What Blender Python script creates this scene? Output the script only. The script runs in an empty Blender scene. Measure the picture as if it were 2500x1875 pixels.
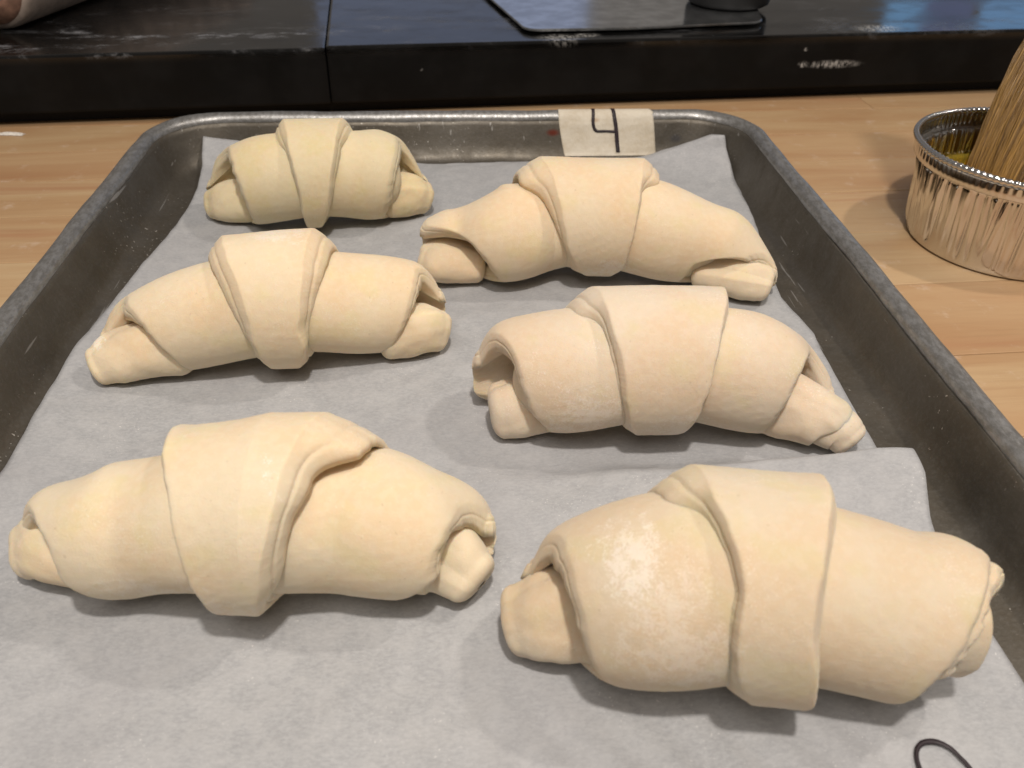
import bpy, bmesh, math, random
import numpy as np
from mathutils import Vector, Matrix
random.seed(4)
sc = bpy.context.scene
COL = sc.collection
# ------------------------------------------------------------------ camera
cd = bpy.data.cameras.new('camera'); cam = bpy.data.objects.new('camera', cd); COL.objects.link(cam)
pitch, yaw, roll = 0.63510992, 0.07210437, 0.01780107
F = Vector((math.sin(yaw)*math.cos(pitch), math.cos(yaw)*math.cos(pitch), -math.sin(pitch)))
Rt = Vector((math.cos(yaw), -math.sin(yaw), 0)); U = Rt.cross(F)
r_, u_ = Rt*math.cos(roll)+U*math.sin(roll), U*math.cos(roll)-Rt*math.sin(roll)
M = Matrix((r_, u_, -F)).transposed().to_4x4(); M.translation = Vector((-0.00105, -0.24895, 0.18595))
cam.matrix_world = M
cd.sensor_width = 36; cd.lens = 36*2080/2500; cd.clip_start = .01; cd.clip_end = 50
cd.dof.use_dof = True; cd.dof.focus_distance = .30; cd.dof.aperture_fstop = 22
sc.camera = cam
# ------------------------------------------------------------------ light
w = bpy.data.worlds.new('World'); sc.world = w; w.use_nodes = True
bg = w.node_tree.nodes['Background']; bg.inputs[0].default_value = (1, .90, .81, 1); bg.inputs[1].default_value = .17
def area(name, loc, target, size, power, col, size_y=None):
    l = bpy.data.lights.new(name, 'AREA'); l.energy = power; l.color = col; l.size = size
    l.shape = 'DISK'
    if size_y: l.shape = 'RECTANGLE'; l.size_y = size_y
    o = bpy.data.objects.new(name, l); COL.objects.link(o); o.location = loc
    o.rotation_euler = (Vector(target)-Vector(loc)).to_track_quat('-Z', 'Y').to_euler(); return o
area('kitchen_lamp', (.03, -.31, .68), (0, 0, 0), .04, 3.7, (1, .92, .84))
area('kitchen_lamp', (.62, .06, .95), (.2, .08, 0), .05, 3.2, (1, .90, .80))
area('soft_fill_light', (-.20, -.75, 1.45), (0, 0, 0), 1.1, 10.5, (1, .92, .85))  # broad unseen lamp, added as soft fill for the near-facing sides
# panes of a window beyond the dark worktop: their blue daylight mirrors in the polished stone
area('window_pane', (.945, 1.6, .45), (.945, 0, .45), .08, .10, (.16, .52, 1.0), .50)
area('window_pane', (1.04, 1.6, .45), (1.04, 0, .45), .108, .042, (.12, .32, 1.0), .50)
area('window_pane', (1.42, 1.6, .45), (1.42, 0, .45), .62, .75, (.16, .50, 1.0), .50)
area('window_pane', (.0, 1.6, .45), (.0, 0, .45), .55, .24, (.32, .52, 1.0), .50)
sc.view_settings.view_transform = 'Standard'; sc.view_settings.look = 'None'
sc.view_settings.exposure = 0; sc.view_settings.gamma = 1
import numpy as np
def catmull(P, n=40):
    P = np.asarray(P, float)
    Q = np.vstack([2*P[0]-P[1], P, 2*P[-1]-P[-2]])
    out = []
    for i in range(1, len(Q)-2):
        p0, p1, p2, p3 = Q[i-1], Q[i], Q[i+1], Q[i+2]
        t = np.linspace(0, 1, n, endpoint=False)[:, None]
        out.append(.5*((2*p1)+(-p0+p2)*t+(2*p0-5*p1+4*p2-p3)*t**2+(-p0+3*p1-3*p2+p3)*t**3))
    out.append(P[-1][None])
    return np.vstack(out)
class Axis:
    """centre line of a roll: stations (x, y, z, r); s is the length along it from the origin point"""
    def __init__(self, st, origin):
        c = catmull(st, 30)
        L = np.r_[0, np.cumsum(np.linalg.norm(np.diff(c[:, :3], axis=0), axis=1))]
        u = np.linspace(0, L[-1], max(40, int(L[-1]/.05)))
        c = np.stack([np.interp(u, L, c[:, k]) for k in range(4)], -1)
        for i in range(140):
            w = slice(0, 4) if i < 18 else slice(0, 2)
            c[1:-1, w] = (c[:-2, w]+2*c[1:-1, w]+c[2:, w])/4
        a = c[0]-(c[4]-c[0])/np.linalg.norm((c[4]-c[0])[:3])*4.0
        b = c[-1]+(c[-1]-c[-5])/np.linalg.norm((c[-1]-c[-5])[:3])*4.0
        a[2:], b[2:] = c[0][2:], c[-1][2:]
        k = np.linspace(0, 1, 40)[:, None]
        c = np.vstack([a+(c[0]-a)*k[:-1], c, c[-1]+(b-c[-1])*k[1:]])
        d = np.r_[0, np.cumsum(np.linalg.norm(np.diff(c[:, :3], axis=0), axis=1))]
        i = np.argmin(((c[:, :2]-np.asarray(origin)[:2])**2).sum(1))
        self.s, self.c = d-d[i], c
        t = np.gradient(c[:, :2], axis=0)
        for _ in range(30):
            t[1:-1] = (t[:-2]+t[1:-1]*2+t[2:])/4
        t /= np.linalg.norm(t, axis=1)[:, None]
        self.t = t
    def at(self, s):
        C = np.stack([np.interp(s, self.s, self.c[:, k]) for k in range(4)], -1)
        T = np.stack([np.interp(s, self.s, self.t[:, k]) for k in range(2)], -1)
        T /= np.linalg.norm(T, axis=-1)[..., None]
        return C, T
    def pt(self, s, phi, r):
        """phi: 0 faces the viewer's side (-y), 90 degrees is up; r: absolute radius"""
        C, T = self.at(s)
        n = np.stack([T[..., 1], -T[..., 0]], -1)      # horizontal normal pointing to -y
        p = C[..., :3].copy()
        p[..., 0] += r*np.cos(phi)*n[..., 0]
        p[..., 1] += r*np.cos(phi)*n[..., 1]
        p[..., 2] += r*np.sin(phi)
        return p
def edge_fn(tab, sm=8):
    """tab: (phi deg, s) pairs -> s on 360 one-degree steps, periodic and smoothed"""
    t = np.array(sorted(tab)); ph = t[:, 0]; s = t[:, 1]
    g = np.arange(-90, 270)
    v = np.interp(g, np.r_[ph[-1]-360, ph, ph[0]+360], np.r_[s[-1], s, s[0]])
    k = np.exp(-(np.arange(-3*sm, 3*sm+1)/sm)**2); k /= k.sum()
    vv = np.convolve(np.r_[v[-3*sm:], v, v[:3*sm]], k, 'valid')
    return g, vv
DATA = {
 'A': dict(
  inner=[[-12.0, 14.05, 1.38, 1.1], [-11.5, 13.95, 1.85, 1.5], [-9.466, 13.319, 2.48, 2.0], [-6.898, 13.238, 2.797, 1.897], [-4.764, 13.799, 2.525, 2.045], [-3.681, 13.761, 2.538, 2.058], [-2.5, 13.95, 2.3, 1.75], [-1.9, 14.2, 1.85, 1.4], [-1.6, 14.3, 1.5, 1.05]],
  band=[[-7.895, 13.161, 2.847, 2.447], [-6.898, 13.238, 2.847, 2.447], [-5.9, 13.314, 2.847, 2.447]],
  bL=[(100.0, -0.92), (62.0, -0.68), (36.0, -0.52), (14.0, -0.36), (-5.0, -0.28), (-36.0, -0.32), (-62.0, -0.24)],
  bR=[(92.0, 1.6), (56.0, 1.44), (31.0, 1.2), (6.0, 1.0), (-25.0, 0.72), (-64.0, 0.24)],
  uL=[(72.0, -1.2), (54.0, -0.8), (27.0, -0.64), (7.0, -0.48), (-15.0, -0.4), (-64.0, -0.44)],
  uR=[(82.0, 1.88), (63.0, 1.6), (39.0, 1.48), (11.0, 1.24), (-23.0, 0.92), (-63.0, 0.6)],
  iL=[(94.0, -3.76), (67.0, -3.24), (42.0, -2.84), (24.0, -2.6), (5.0, -2.44), (-18.0, -2.36), (-63.0, -2.48)],
  iR=[(106.0, 4.24), (56.0, 3.92), (29.0, 3.72), (5.0, 3.56), (-12.0, 3.48), (-64.0, 3.24)],
  ends=[-5.5, 5.79],
 ),
 'B': dict(
  inner=[[-1.5, 7.8, 1.65, 1.25], [-0.7, 7.72, 1.85, 1.45], [0.041, 7.8, 1.963, 1.483], [1.866, 7.516, 2.467, 1.987], [3.401, 8.26, 2.4, 1.92], [5.804, 8.097, 2.833, 1.983], [8.491, 7.42, 2.491, 2.011], [10.319, 6.998, 2.165, 1.685], [11.4, 6.55, 1.95, 1.55], [12.4, 5.9, 1.35, 1.0], [12.8, 5.6, 1.1, 0.75]],
  band=[[4.807, 8.125, 2.883, 2.483], [5.804, 8.047, 2.883, 2.483], [6.801, 7.969, 2.883, 2.483]],
  bL=[(97.0, -2.52), (64.0, -2.08), (44.0, -1.84), (20.0, -1.6), (-7.0, -1.36), (-27.0, -1.0), (-56.0, -0.56)],
  bR=[(108.0, 1.8), (66.0, 1.52), (34.0, 1.32), (12.0, 1.2), (-5.0, 1.08), (-28.0, 1.0), (-47.0, 0.72)],
  uL=[(68.0, -3.32), (62.0, -2.68), (45.0, -2.32), (25.0, -2.04), (4.0, -1.72), (-24.0, -1.36)],
  uR=[(72.0, 2.28), (70.0, 1.72), (49.0, 1.44), (27.0, 1.36), (2.0, 1.24), (-22.0, 1.2)],
  iL=[(42.0, -6.16), (23.0, -5.4), (5.0, -4.92), (-17.0, -4.64), (-60.0, -4.32)],
  iR=[(82.0, 7.32), (35.0, 6.76), (13.0, 5.8), (3.0, 4.88), (-7.0, 4.2), (-28.0, 3.92), (-61.0, 3.64)],
  ends=[-7.62, 7.79],
 ),
 'C': dict(
  inner=[[-12.75, 1.15, 1.3, 1.0], [-11.9, 1.35, 1.75, 1.38], [-9.682, 1.557, 2.275, 1.795], [-6.356, 1.827, 2.794, 1.894], [-3.888, 2.352, 2.306, 1.826], [-1.7, 2.6, 2.1, 1.6], [-1.05, 2.75, 1.75, 1.3], [-0.85, 2.75, 1.55, 1.1]],
  band=[[-7.346, 1.691, 2.844, 2.444], [-6.356, 1.827, 2.844, 2.444], [-5.365, 1.963, 2.844, 2.444]],
  bL=[(89.0, -1.72), (65.0, -1.52), (47.0, -1.28), (31.0, -1.16), (17.0, -1.04), (-9.0, -1.0), (-42.0, -0.76)],
  bR=[(89.0, 1.2), (57.0, 0.96), (36.0, 0.8), (16.0, 0.64), (1.0, 0.52), (-11.0, 0.68), (-36.0, 0.4)],
  uL=[(77.0, -2.16), (57.0, -1.92), (30.0, -1.68), (12.0, -1.48), (-2.0, -1.36), (-24.0, -1.16)],
  uR=[(77.0, 1.72), (55.0, 1.48), (40.0, 1.32), (19.0, 1.08), (-6.0, 0.84), (-25.0, 0.72)],
  iL=[(112.0, -5.56), (69.0, -5.28), (38.0, -4.72), (15.0, -4.36), (-1.0, -4.08), (-18.0, -3.84), (-55.0, -3.6)],
  iR=[(85.0, 4.76), (52.0, 4.56), (28.0, 4.36), (9.0, 4.16), (-8.0, 3.96), (-56.0, 3.24)],
  ends=[-6.67, 5.8],
 ),
 'D': dict(
  inner=[[0.5, -2.0, 1.6, 1.28], [1.0, -2.0, 2.15, 1.7], [3.192, -2.5, 2.513, 2.033], [6.345, -2.509, 2.773, 1.873], [9.456, -2.735, 2.453, 1.973], [10.9, -2.4, 2.0, 1.6], [11.7, -2.5, 1.5, 1.1], [12.1, -2.8, 1.1, 0.75]],
  band=[[5.346, -2.471, 2.823, 2.423], [6.345, -2.509, 2.823, 2.423], [7.345, -2.546, 2.823, 2.423]],
  bL=[(104.0, -2.16), (77.0, -2.0), (62.0, -1.88), (46.0, -1.72), (30.0, -1.56), (8.0, -1.44), (-9.0, -1.28), (-29.0, -1.08)],
  bR=[(100.0, 1.92), (73.0, 1.6), (53.0, 1.36), (36.0, 1.2), (20.0, 1.08), (0.0, 0.92), (-18.0, 0.84)],
  uL=[(89.0, -2.8), (84.0, -2.28), (60.0, -2.0), (37.0, -1.88), (10.0, -1.68), (-15.0, -1.4)],
  uR=[(91.0, 1.96), (66.0, 1.64), (40.0, 1.32), (17.0, 1.16), (-15.0, 1.04)],
  iL=[(87.0, -5.52), (57.0, -4.68), (32.0, -4.32), (17.0, -4.16), (-5.0, -3.96), (-20.0, -3.76), (-50.0, -3.4)],
  iR=[(104.0, 5.12), (72.0, 4.84), (44.0, 3.88), (28.0, 3.56), (12.0, 3.4), (-9.0, 3.2), (-43.0, 3.12)],
  ends=[-6.2, 6.25],
 ),
 'E': dict(
  inner=[[-11.75, -8.5, 1.4, 1.0], [-11.3, -8.4, 1.7, 1.3], [-10.355, -8.573, 1.959, 1.479], [-9.328, -8.791, 2.214, 1.734], [-8.532, -8.644, 2.274, 1.794], [-6.084, -8.967, 2.808, 1.908], [-3.238, -8.707, 2.387, 1.907], [-2.308, -8.979, 2.403, 1.923], [-1.105, -9.167, 2.236, 1.756], [-0.4, -9.0, 1.95, 1.55], [0.1, -9.1, 1.65, 1.3], [0.3, -9.2, 1.45, 1.05]],
  band=[[-7.082, -8.903, 2.778, 2.378], [-6.084, -8.967, 2.858, 2.458], [-5.087, -9.031, 2.978, 2.578]],
  bL=[(122.0, -1.6), (93.0, -1.24), (75.0, -1.04), (58.0, -0.76), (41.0, -0.6), (19.0, -0.4), (-6.0, -0.2), (-33.0, -0.12)],
  bR=[(101.0, 2.28), (86.0, 2.08), (71.0, 1.96), (57.0, 1.84), (39.0, 1.76), (24.0, 1.56), (-1.0, 1.4), (-25.0, 1.04)],
  uL=[(130.0, -1.6), (82.0, -1.08), (60.0, -0.8), (40.0, -0.6), (13.0, -0.44), (-18.0, -0.36)],
  uR=[(93.0, 3.6), (90.0, 2.68), (76.0, 2.44), (59.0, 2.36), (43.0, 2.04), (20.0, 1.88), (-11.0, 1.68), (-38.0, 1.2)],
  iL=[(101.0, -5.68), (54.0, -4.56), (36.0, -4.04), (12.0, -3.88), (-11.0, -3.8), (-50.0, -3.1)],
  iR=[(134.0, 6.36), (90.0, 6.24), (63.0, 5.84), (35.0, 5.28), (19.0, 5.12), (-5.0, 5.1), (-25.0, 4.75), (-50.0, 4.3)],
  ends=[-5.93, 6.72],
 ),
 'F': dict(
  inner=[[1.25, -11.1, 1.6, 1.2], [1.75, -11.3, 2.1, 1.65], [4.111, -11.753, 2.766, 2.286], [7.07, -12.087, 3.04, 2.14], [9.796, -12.511, 2.531, 2.051], [10.317, -12.678, 2.466, 1.986], [11.2, -12.6, 2.4, 1.95], [11.7, -12.6, 2.3, 1.8]],
  band=[[6.081, -11.94, 3.09, 2.69], [7.07, -12.087, 3.09, 2.69], [8.059, -12.235, 3.09, 2.69]],
  bL=[(114.0, -2.04), (90.0, -1.84), (77.0, -1.6), (64.0, -1.4), (48.0, -1.28), (28.0, -1.28), (16.0, -1.32), (-8.0, -1.08), (-34.0, -0.56)],
  bR=[(123.0, 1.08), (98.0, 0.8), (77.0, 0.56), (62.0, 0.4), (44.0, 0.2), (27.0, 0.12), (13.0, 0.36), (-28.0, 0.68)],
  uL=[(101.0, -2.68), (99.0, -2.16), (83.0, -1.8), (66.0, -1.6), (47.0, -1.36), (30.0, -1.2)],
  uR=[(113.0, 1.16), (91.0, 0.96), (64.0, 0.64), (46.0, 0.52), (21.0, 0.48), (5.0, 0.56)],
  iL=[(131.0, -5.44), (103.0, -5.24), (80.0, -4.96), (54.0, -4.68), (33.0, -4.44), (8.0, -4.2), (-17.0, -3.92), (-34.0, -3.48)],
  iR=[(101.0, 4.88), (82.0, 4.44), (51.0, 3.72), (35.0, 3.52), (15.0, 3.3), (0.0, 3.15), (-25.0, 2.95), (-50.0, 2.8), (-75.0, 2.7)],
  ends=[-6.22, 4.62],
 ),
}
# ------------------------------------------------------------------ helpers
def tag(o, label=None, cat=None, group=None, kind=None):
    if label: o['label'] = label
    if cat: o['category'] = cat
    if group: o['group'] = group
    if kind: o['kind'] = kind
    return o
def empty(name, loc=(0, 0, 0)):
    o = bpy.data.objects.new(name, None); COL.objects.link(o); o.location = loc; o.empty_display_size = .02; return o
def mesh(name, V, Fc, mat, parent=None, loc=(0, 0, 0), smooth=True):
    me = bpy.data.meshes.new(name)
    V = np.asarray(V, float)
    me.from_pydata(V.tolist(), [], Fc if isinstance(Fc, list) else Fc.tolist())
    if smooth: me.polygons.foreach_set('use_smooth', np.ones(len(me.polygons), bool))
    if isinstance(mat, (list, tuple)):
        for m in mat: me.materials.append(m)
    else: me.materials.append(mat)
    me.update()
    o = bpy.data.objects.new(name, me); COL.objects.link(o)
    o.location = loc
    if parent: o.parent = parent
    return o
def grid_faces(n, m, wrap_n=False, wrap_m=False):
    i = np.arange(n if wrap_n else n-1); j = np.arange(m if wrap_m else m-1)
    a, b = np.meshgrid(i, j, indexing='ij'); a2, b2 = (a+1) % n, (b+1) % m
    return np.stack([a*m+b, a2*m+b, a2*m+b2, a*m+b2], -1).reshape(-1, 4)
class Wob:
    """smooth random displacement: a sum of plane waves, coordinates in cm"""
    def __init__(self, seed, lam, n=18):
        r = np.random.RandomState(seed); d = r.normal(size=(n, 3)); d /= np.linalg.norm(d, axis=1)[:, None]
        self.k = d*2*np.pi/(lam*r.uniform(.7, 1.6, n))[:, None]; self.p = r.uniform(0, 7, n); self.n = n
    def __call__(self, P):
        return np.sin(P@self.k.T+self.p).sum(-1)*math.sqrt(2/self.n)
class N:
    """tiny node-tree builder"""
    def __init__(self, name):
        self.m = bpy.data.materials.new(name); self.m.use_nodes = True; self.t = self.m.node_tree
        self.b = self.t.nodes['Principled BSDF']; self._c = {}
    def new(self, kind, **kw):
        n = self.t.nodes.new(kind)
        for k, v in kw.items(): setattr(n, k, v)
        return n
    def put(self, sock, v):
        if v is None: return
        if isinstance(v, bpy.types.NodeSocket): self.t.links.new(v, sock)
        elif isinstance(v, (tuple, list)) and sock.type == 'RGBA': sock.default_value = (*v[:3], 1)
        else: sock.default_value = v
    def obj(self):
        if 'o' not in self._c: self._c['o'] = self.new('ShaderNodeTexCoord').outputs['Object']
        return self._c['o']
    def mapped(self, scale=(1, 1, 1), loc=(0, 0, 0), rot=(0, 0, 0)):
        n = self.new('ShaderNodeMapping'); self.put(n.inputs[0], self.obj())
        n.inputs['Scale'].default_value = scale; n.inputs['Location'].default_value = loc; n.inputs['Rotation'].default_value = rot
        return n.outputs[0]
    def noise(self, scale, detail=4, rough=.55, vec=None, dist=0):
        n = self.new('ShaderNodeTexNoise'); n.inputs['Scale'].default_value = scale; n.inputs['Detail'].default_value = detail
        n.inputs['Roughness'].default_value = rough; n.inputs['Distortion'].default_value = dist
        self.put(n.inputs['Vector'], vec or self.obj()); return n.outputs[0]
    def ramp(self, f, a, b, va=0., vb=1., smooth=True):
        n = self.new('ShaderNodeMapRange'); n.interpolation_type = 'SMOOTHSTEP' if smooth else 'LINEAR'
        self.put(n.inputs[0], f)
        for i, v in enumerate((a, b, va, vb)): n.inputs[1+i].default_value = v
        return n.outputs[0]
    def math(self, op, a, b=None):
        n = self.new('ShaderNodeMath', operation=op); self.put(n.inputs[0], a); self.put(n.inputs[1], b); return n.outputs[0]
    def mix(self, f, a, b, mode='MIX'):
        n = self.new('ShaderNodeMix', data_type='RGBA', blend_type=mode)
        self.put(n.inputs[0], f); self.put(n.inputs[6], a); self.put(n.inputs[7], b); return n.outputs[2]
    def spot(self, c, rad, soft=.5):
        """1 inside an ellipsoid round c (object space), 0 outside"""
        v = self.new('ShaderNodeMapping', vector_type='TEXTURE'); self.put(v.inputs[0], self.obj())
        v.inputs['Location'].default_value = c; v.inputs['Scale'].default_value = rad
        l = self.new('ShaderNodeVectorMath', operation='LENGTH'); self.put(l.inputs[0], v.outputs[0])
        return self.ramp(l.outputs['Value'], 1-soft, 1+soft, 1, 0)
    def xyz(self):
        if 'x' not in self._c:
            n = self.new('ShaderNodeSeparateXYZ'); self.put(n.inputs[0], self.obj()); self._c['x'] = n.outputs
        return self._c['x']
    def bump(self, h, strength=.3, dist=.001):
        n = self.new('ShaderNodeBump'); n.inputs['Strength'].default_value = strength; n.inputs['Distance'].default_value = dist
        self.put(n.inputs['Height'], h); self.t.links.new(n.outputs[0], self.b.inputs['Normal'])
    def set(self, **kw):
        for k, v in kw.items(): self.put(self.b.inputs[k.replace('_', ' ')], v)
        return self.m
# ------------------------------------------------------------------ materials
def dough_mat(name, base, spots=(), dust=.5, seed=0.):
    n = N(name)
    v = n.mapped(loc=(seed, seed*.7, 0))
    big = n.noise(38, 3, .5, v); fine = n.noise(420, 4, .6, v); grain = n.noise(1700, 3, .7, v)
    c = n.mix(n.ramp(big, .38, .64), base, (base[0]*1.0, base[1]*.93, base[2]*.86))
    c = n.mix(n.math('MULTIPLY', n.ramp(n.noise(75, 2, .5, v), .52, .68), .5), c, (base[0]*.97, base[1]*.985, base[2]*.80))
    c = n.mix(n.math('MULTIPLY', n.ramp(fine, .42, .62), .28), c, (base[0]*1.07, base[1]*1.09, base[2]*1.14))
    # dusting of flour: patchy, broken up into grains
    patch = n.ramp(n.noise(55, 4, .6, v), .50, .68)
    fl = n.math('MULTIPLY', n.math('MULTIPLY', n.ramp(grain, .55, .66), patch), dust)
    for c0, rad, amt in spots:
        s = n.math('ADD', n.spot(c0, rad, .9), n.math('ADD', n.ramp(n.noise(260, 6, .8, v), .30, .70, -.7, .35), n.ramp(grain, .35, .65, -.25, .25)))
        fl = n.math('MAXIMUM', fl, n.math('MULTIPLY', n.ramp(s, .30, .90), amt))
    c = n.mix(fl, c, (.84, .79, .73))
    ed = n.new('ShaderNodeAttribute'); ed.attribute_name = 'floury_edge'
    fl = n.math('MAXIMUM', fl, n.math('MULTIPLY', n.math('MULTIPLY', ed.outputs['Fac'], n.ramp(n.noise(500, 4, .7, v), .40, .62)), .42))
    specks = n.ramp(n.noise(640, 1, .5, v), .755, .775)
    c = n.mix(n.math('MULTIPLY', specks, .22), c, (.36, .27, .16))
    n.bump(n.math('ADD', n.math('MULTIPLY', fine, .35), n.math('MULTIPLY', grain, .5)), .28, .0010)
    return n.set(Base_Color=c, Roughness=.8, Specular_IOR_Level=.2, Subsurface_Weight=.40, Subsurface_Scale=.0032,
                 Subsurface_Radius=(1., .55, .28), Sheen_Weight=.12)
def paper_mat():
    n = N('parchment_paper')
    fib = n.noise(1100, 6, .8, n.mapped(scale=(.55, 1, 1))); cl = n.noise(150, 4, .6); big = n.noise(14, 3, .5)
    c = n.mix(n.ramp(fib, .35, .68), (.312, .318, .328), (.405, .411, .42))
    c = n.mix(n.math('MULTIPLY', n.ramp(cl, .40, .66), .35), c, (.46, .46, .462))
    c = n.mix(n.math('MULTIPLY', n.ramp(big, .42, .62), .25), c, (.365, .360, .375))
    dust = n.math('MULTIPLY', n.ramp(n.noise(1500, 2, .6), .66, .72), n.ramp(n.noise(40, 3, .6), .50, .62))
    c = n.mix(n.math('MULTIPLY', dust, .6), c, (.8, .78, .75))
    n.bump(n.math('ADD', fib, n.math('MULTIPLY', n.noise(60, 3, .5), 1.2)), .25, .0012)
    return n.set(Base_Color=c, Roughness=.62, Specular_IOR_Level=.3)
def tray_mat(name, rim=False):
    n = N(name)
    big = n.noise(22, 5, .62); st = n.noise(60, 5, .7, dist=.6); fine = n.noise(700, 4, .7)
    c = n.mix(n.ramp(big, .36, .66), (.102, .089, .070), (.126, .114, .096))
    c = n.mix(n.math('MULTIPLY', n.ramp(st, .52, .72), .35), c, (.080, .060, .040))
    c = n.mix(n.math('MULTIPLY', n.ramp(fine, .45, .7), .15), c, (.25, .245, .235))
    scr = n.ramp(n.noise(90, 2, .5, n.mapped(scale=(6, .22, 2), rot=(0, 0, .35))), .70, .725)
    c = n.mix(n.math('MULTIPLY', scr, .35), c, (.6, .59, .57))
    dots = n.math('MULTIPLY', n.ramp(n.noise(800, 1, .5), .72, .75), n.ramp(n.noise(30, 2, .5), .50, .6))
    c = n.mix(n.math('MULTIPLY', dots, .6), c, (.75, .72, .66))
    rough = n.ramp(st, .3, .7, .42, .62)
    if rim:
        c = n.mix(n.ramp(n.noise(520, 5, .7, n.mapped(scale=(1, .4, 1))), .36, .66), (.23, .225, .215), (.35, .35, .35))
        rough = n.ramp(fine, .3, .7, .34, .52)
    else:
        rust = n.math('MULTIPLY', n.spot((.0530, .2145, .0165), (.0032, .006, .0016), .6), .9)
        c = n.mix(rust, c, (.14, .022, .010))
        c = n.mix(n.math('MULTIPLY', n.spot((.123, .214, .013), (.003, .006, .002), .6), .6), c, (.06, .06, .07))
    n.bump(n.math('ADD', fine, n.math('MULTIPLY', st, .8)), .16, .0008)
    return n.set(Base_Color=c, Metallic=.7, Roughness=rough)
def wood_mat():
    n = N('worktop_wood')
    oi = n.new('ShaderNodeObjectInfo').outputs['Random']
    sh = n.new('ShaderNodeCombineXYZ'); n.put(sh.inputs[0], n.math('MULTIPLY', oi, 9.)); n.put(sh.inputs[1], n.math('MULTIPLY', oi, 5.))
    ad = n.new('ShaderNodeVectorMath', operation='ADD'); n.put(ad.inputs[0], n.obj()); n.put(ad.inputs[1], sh.outputs[0])
    def mp(s):
        k = n.new('ShaderNodeVectorMath', operation='MULTIPLY'); n.put(k.inputs[0], ad.outputs[0]); k.inputs[1].default_value = s; return k.outputs[0]
    g1 = n.noise(26, 5, .6, mp((.14, 1, 1)), 1.2); g2 = n.noise(330, 4, .7, mp((.05, 1, 1))); g3 = n.noise(9, 3, .5, mp((.4, 1, 1)))
    light = n.mix(oi, (.50, .36, .205), (.46, .30, .16)); dark = n.mix(oi, (.44, .285, .15), (.39, .22, .11))
    c = n.mix(n.ramp(g1, .36, .66), light, dark)
    c = n.mix(n.math('MULTIPLY', n.ramp(n.noise(17, 4, .6, mp((.10, 1.4, 1)), .8), .54, .68), .6), c, (.36, .17, .085))
    c = n.mix(n.math('MULTIPLY', n.ramp(g2, .45, .68), .22), c, (.30, .17, .085))
    c = n.mix(n.math('MULTIPLY', n.ramp(g3, .45, .65), .35), c, (.52, .35, .20))
    fl = n.math('MULTIPLY', n.ramp(n.noise(70, 5, .7), .56, .74), .45)
    c = n.mix(fl, c, (.62, .50, .40))
    n.bump(g2, .12, .0008)
    return n.set(Base_Color=c, Roughness=.5, Specular_IOR_Level=.35)
def slab_mat():
    n = N('dark_worktop')
    x, y, z = n.xyz()[:3]
    v = n.mapped(scale=(.5, 1, 1))
    c = n.mix(n.ramp(n.noise(30, 4, .6), .4, .65), (.0028, .0028, .0028), (.0056, .0055, .0055))
    top = n.ramp(z, .0385, .0412)
    sm = n.math('MULTIPLY', n.ramp(n.noise(26, 6, .72, v, .5), .50, .74), n.ramp(n.noise(320, 4, .7, v), .36, .60))
    sm = n.math('MULTIPLY', sm, n.math('ADD', n.math('MULTIPLY', n.math('MULTIPLY', n.spot((-.20, .022, .042), (.15, .035, .02), .5), top), 1.4), n.math('MULTIPLY', top, .34)))
    spots = None
    for cx, cy, cz, rx, ry, rz in ((.253, .0, .024, .016, .01, .0022), (.232, 0, .0245, .003, .01, .0018), (.232, 0, .034, .0015, .01, .001),
            (.069, .008, .0425, .012, .007, .004), (.086, .012, .043, .008, .004, .004), (-.02, .0, .028, .001, .01, .0007), (.285, .012, .043, .014, .008, .004)):
        s = n.spot((cx, cy, cz), (rx, ry, rz), .5)
        spots = s if spots is None else n.math('MAXIMUM', spots, s)
    spots = n.math('MULTIPLY', spots, n.ramp(n.noise(260, 5, .8, n.mapped(scale=(1.6, 1, .8))), .42, .62))
    c = n.mix(n.math('MULTIPLY', sm, .55), c, (.42, .43, .46))
    c = n.mix(n.math('MULTIPLY', spots, .75), c, (.55, .54, .52))
    rough = n.math('ADD', n.ramp(n.noise(40, 5, .65, v), .35, .7, .08, .26), n.math('ADD', n.math('MULTIPLY', sm, .4), n.ramp(z, .036, .0412, .42, 0)))
    n.bump(n.noise(500, 3, .6), .03, .0005)
    return n.set(Base_Color=c, Roughness=rough, Specular_IOR_Level=n.ramp(z, .036, .0412, .16, .5))
def plain(name, col, rough=.5, metal=0., nscale=200, var=.25, bump=.1, **kw):
    n = N(name)
    f = n.noise(nscale, 4, .6)
    c = n.mix(n.ramp(f, .35, .68), tuple(v*(1-var) for v in col), tuple(min(1, v*(1+var)) for v in col))
    if bump: n.bump(f, bump, .0006)
    return n.set(Base_Color=c, Roughness=rough, Metallic=metal, **kw)
def foil_mat():
    n = N('aluminium_foil')
    g = n.noise(300, 4, .6, n.mapped(scale=(1, 1, .12)))
    n.bump(g, .15, .0006)
    return n.set(Base_Color=(.68, .67, .655), Metallic=1., Roughness=n.ramp(g, .3, .7, .09, .20))
def tape_mat():
    n = N('masking_tape')
    a = n.noise(70, 4, .6); b = n.noise(600, 4, .7)
    c = n.mix(n.ramp(a, .38, .66), (.50, .435, .33), (.59, .535, .435))
    c = n.mix(n.math('MULTIPLY', n.ramp(b, .4, .7), .3), c, (.66, .62, .55))
    c = n.mix(n.math('MULTIPLY', n.spot((.0765, .216, .0228), (.0022, .01, .0010), .7), .55), c, (.34, .19, .08))
    n.bump(n.math('ADD', b, n.math('MULTIPLY', a, 2.)), .3, .0008)
    return n.set(Base_Color=c, Roughness=.6)
PAPER = paper_mat(); TRAY = tray_mat('tray_metal'); RIM = tray_mat('tray_rim_metal', True); WOOD = wood_mat(); SLAB = slab_mat()
FOIL = foil_mat(); TAPE = tape_mat()
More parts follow.
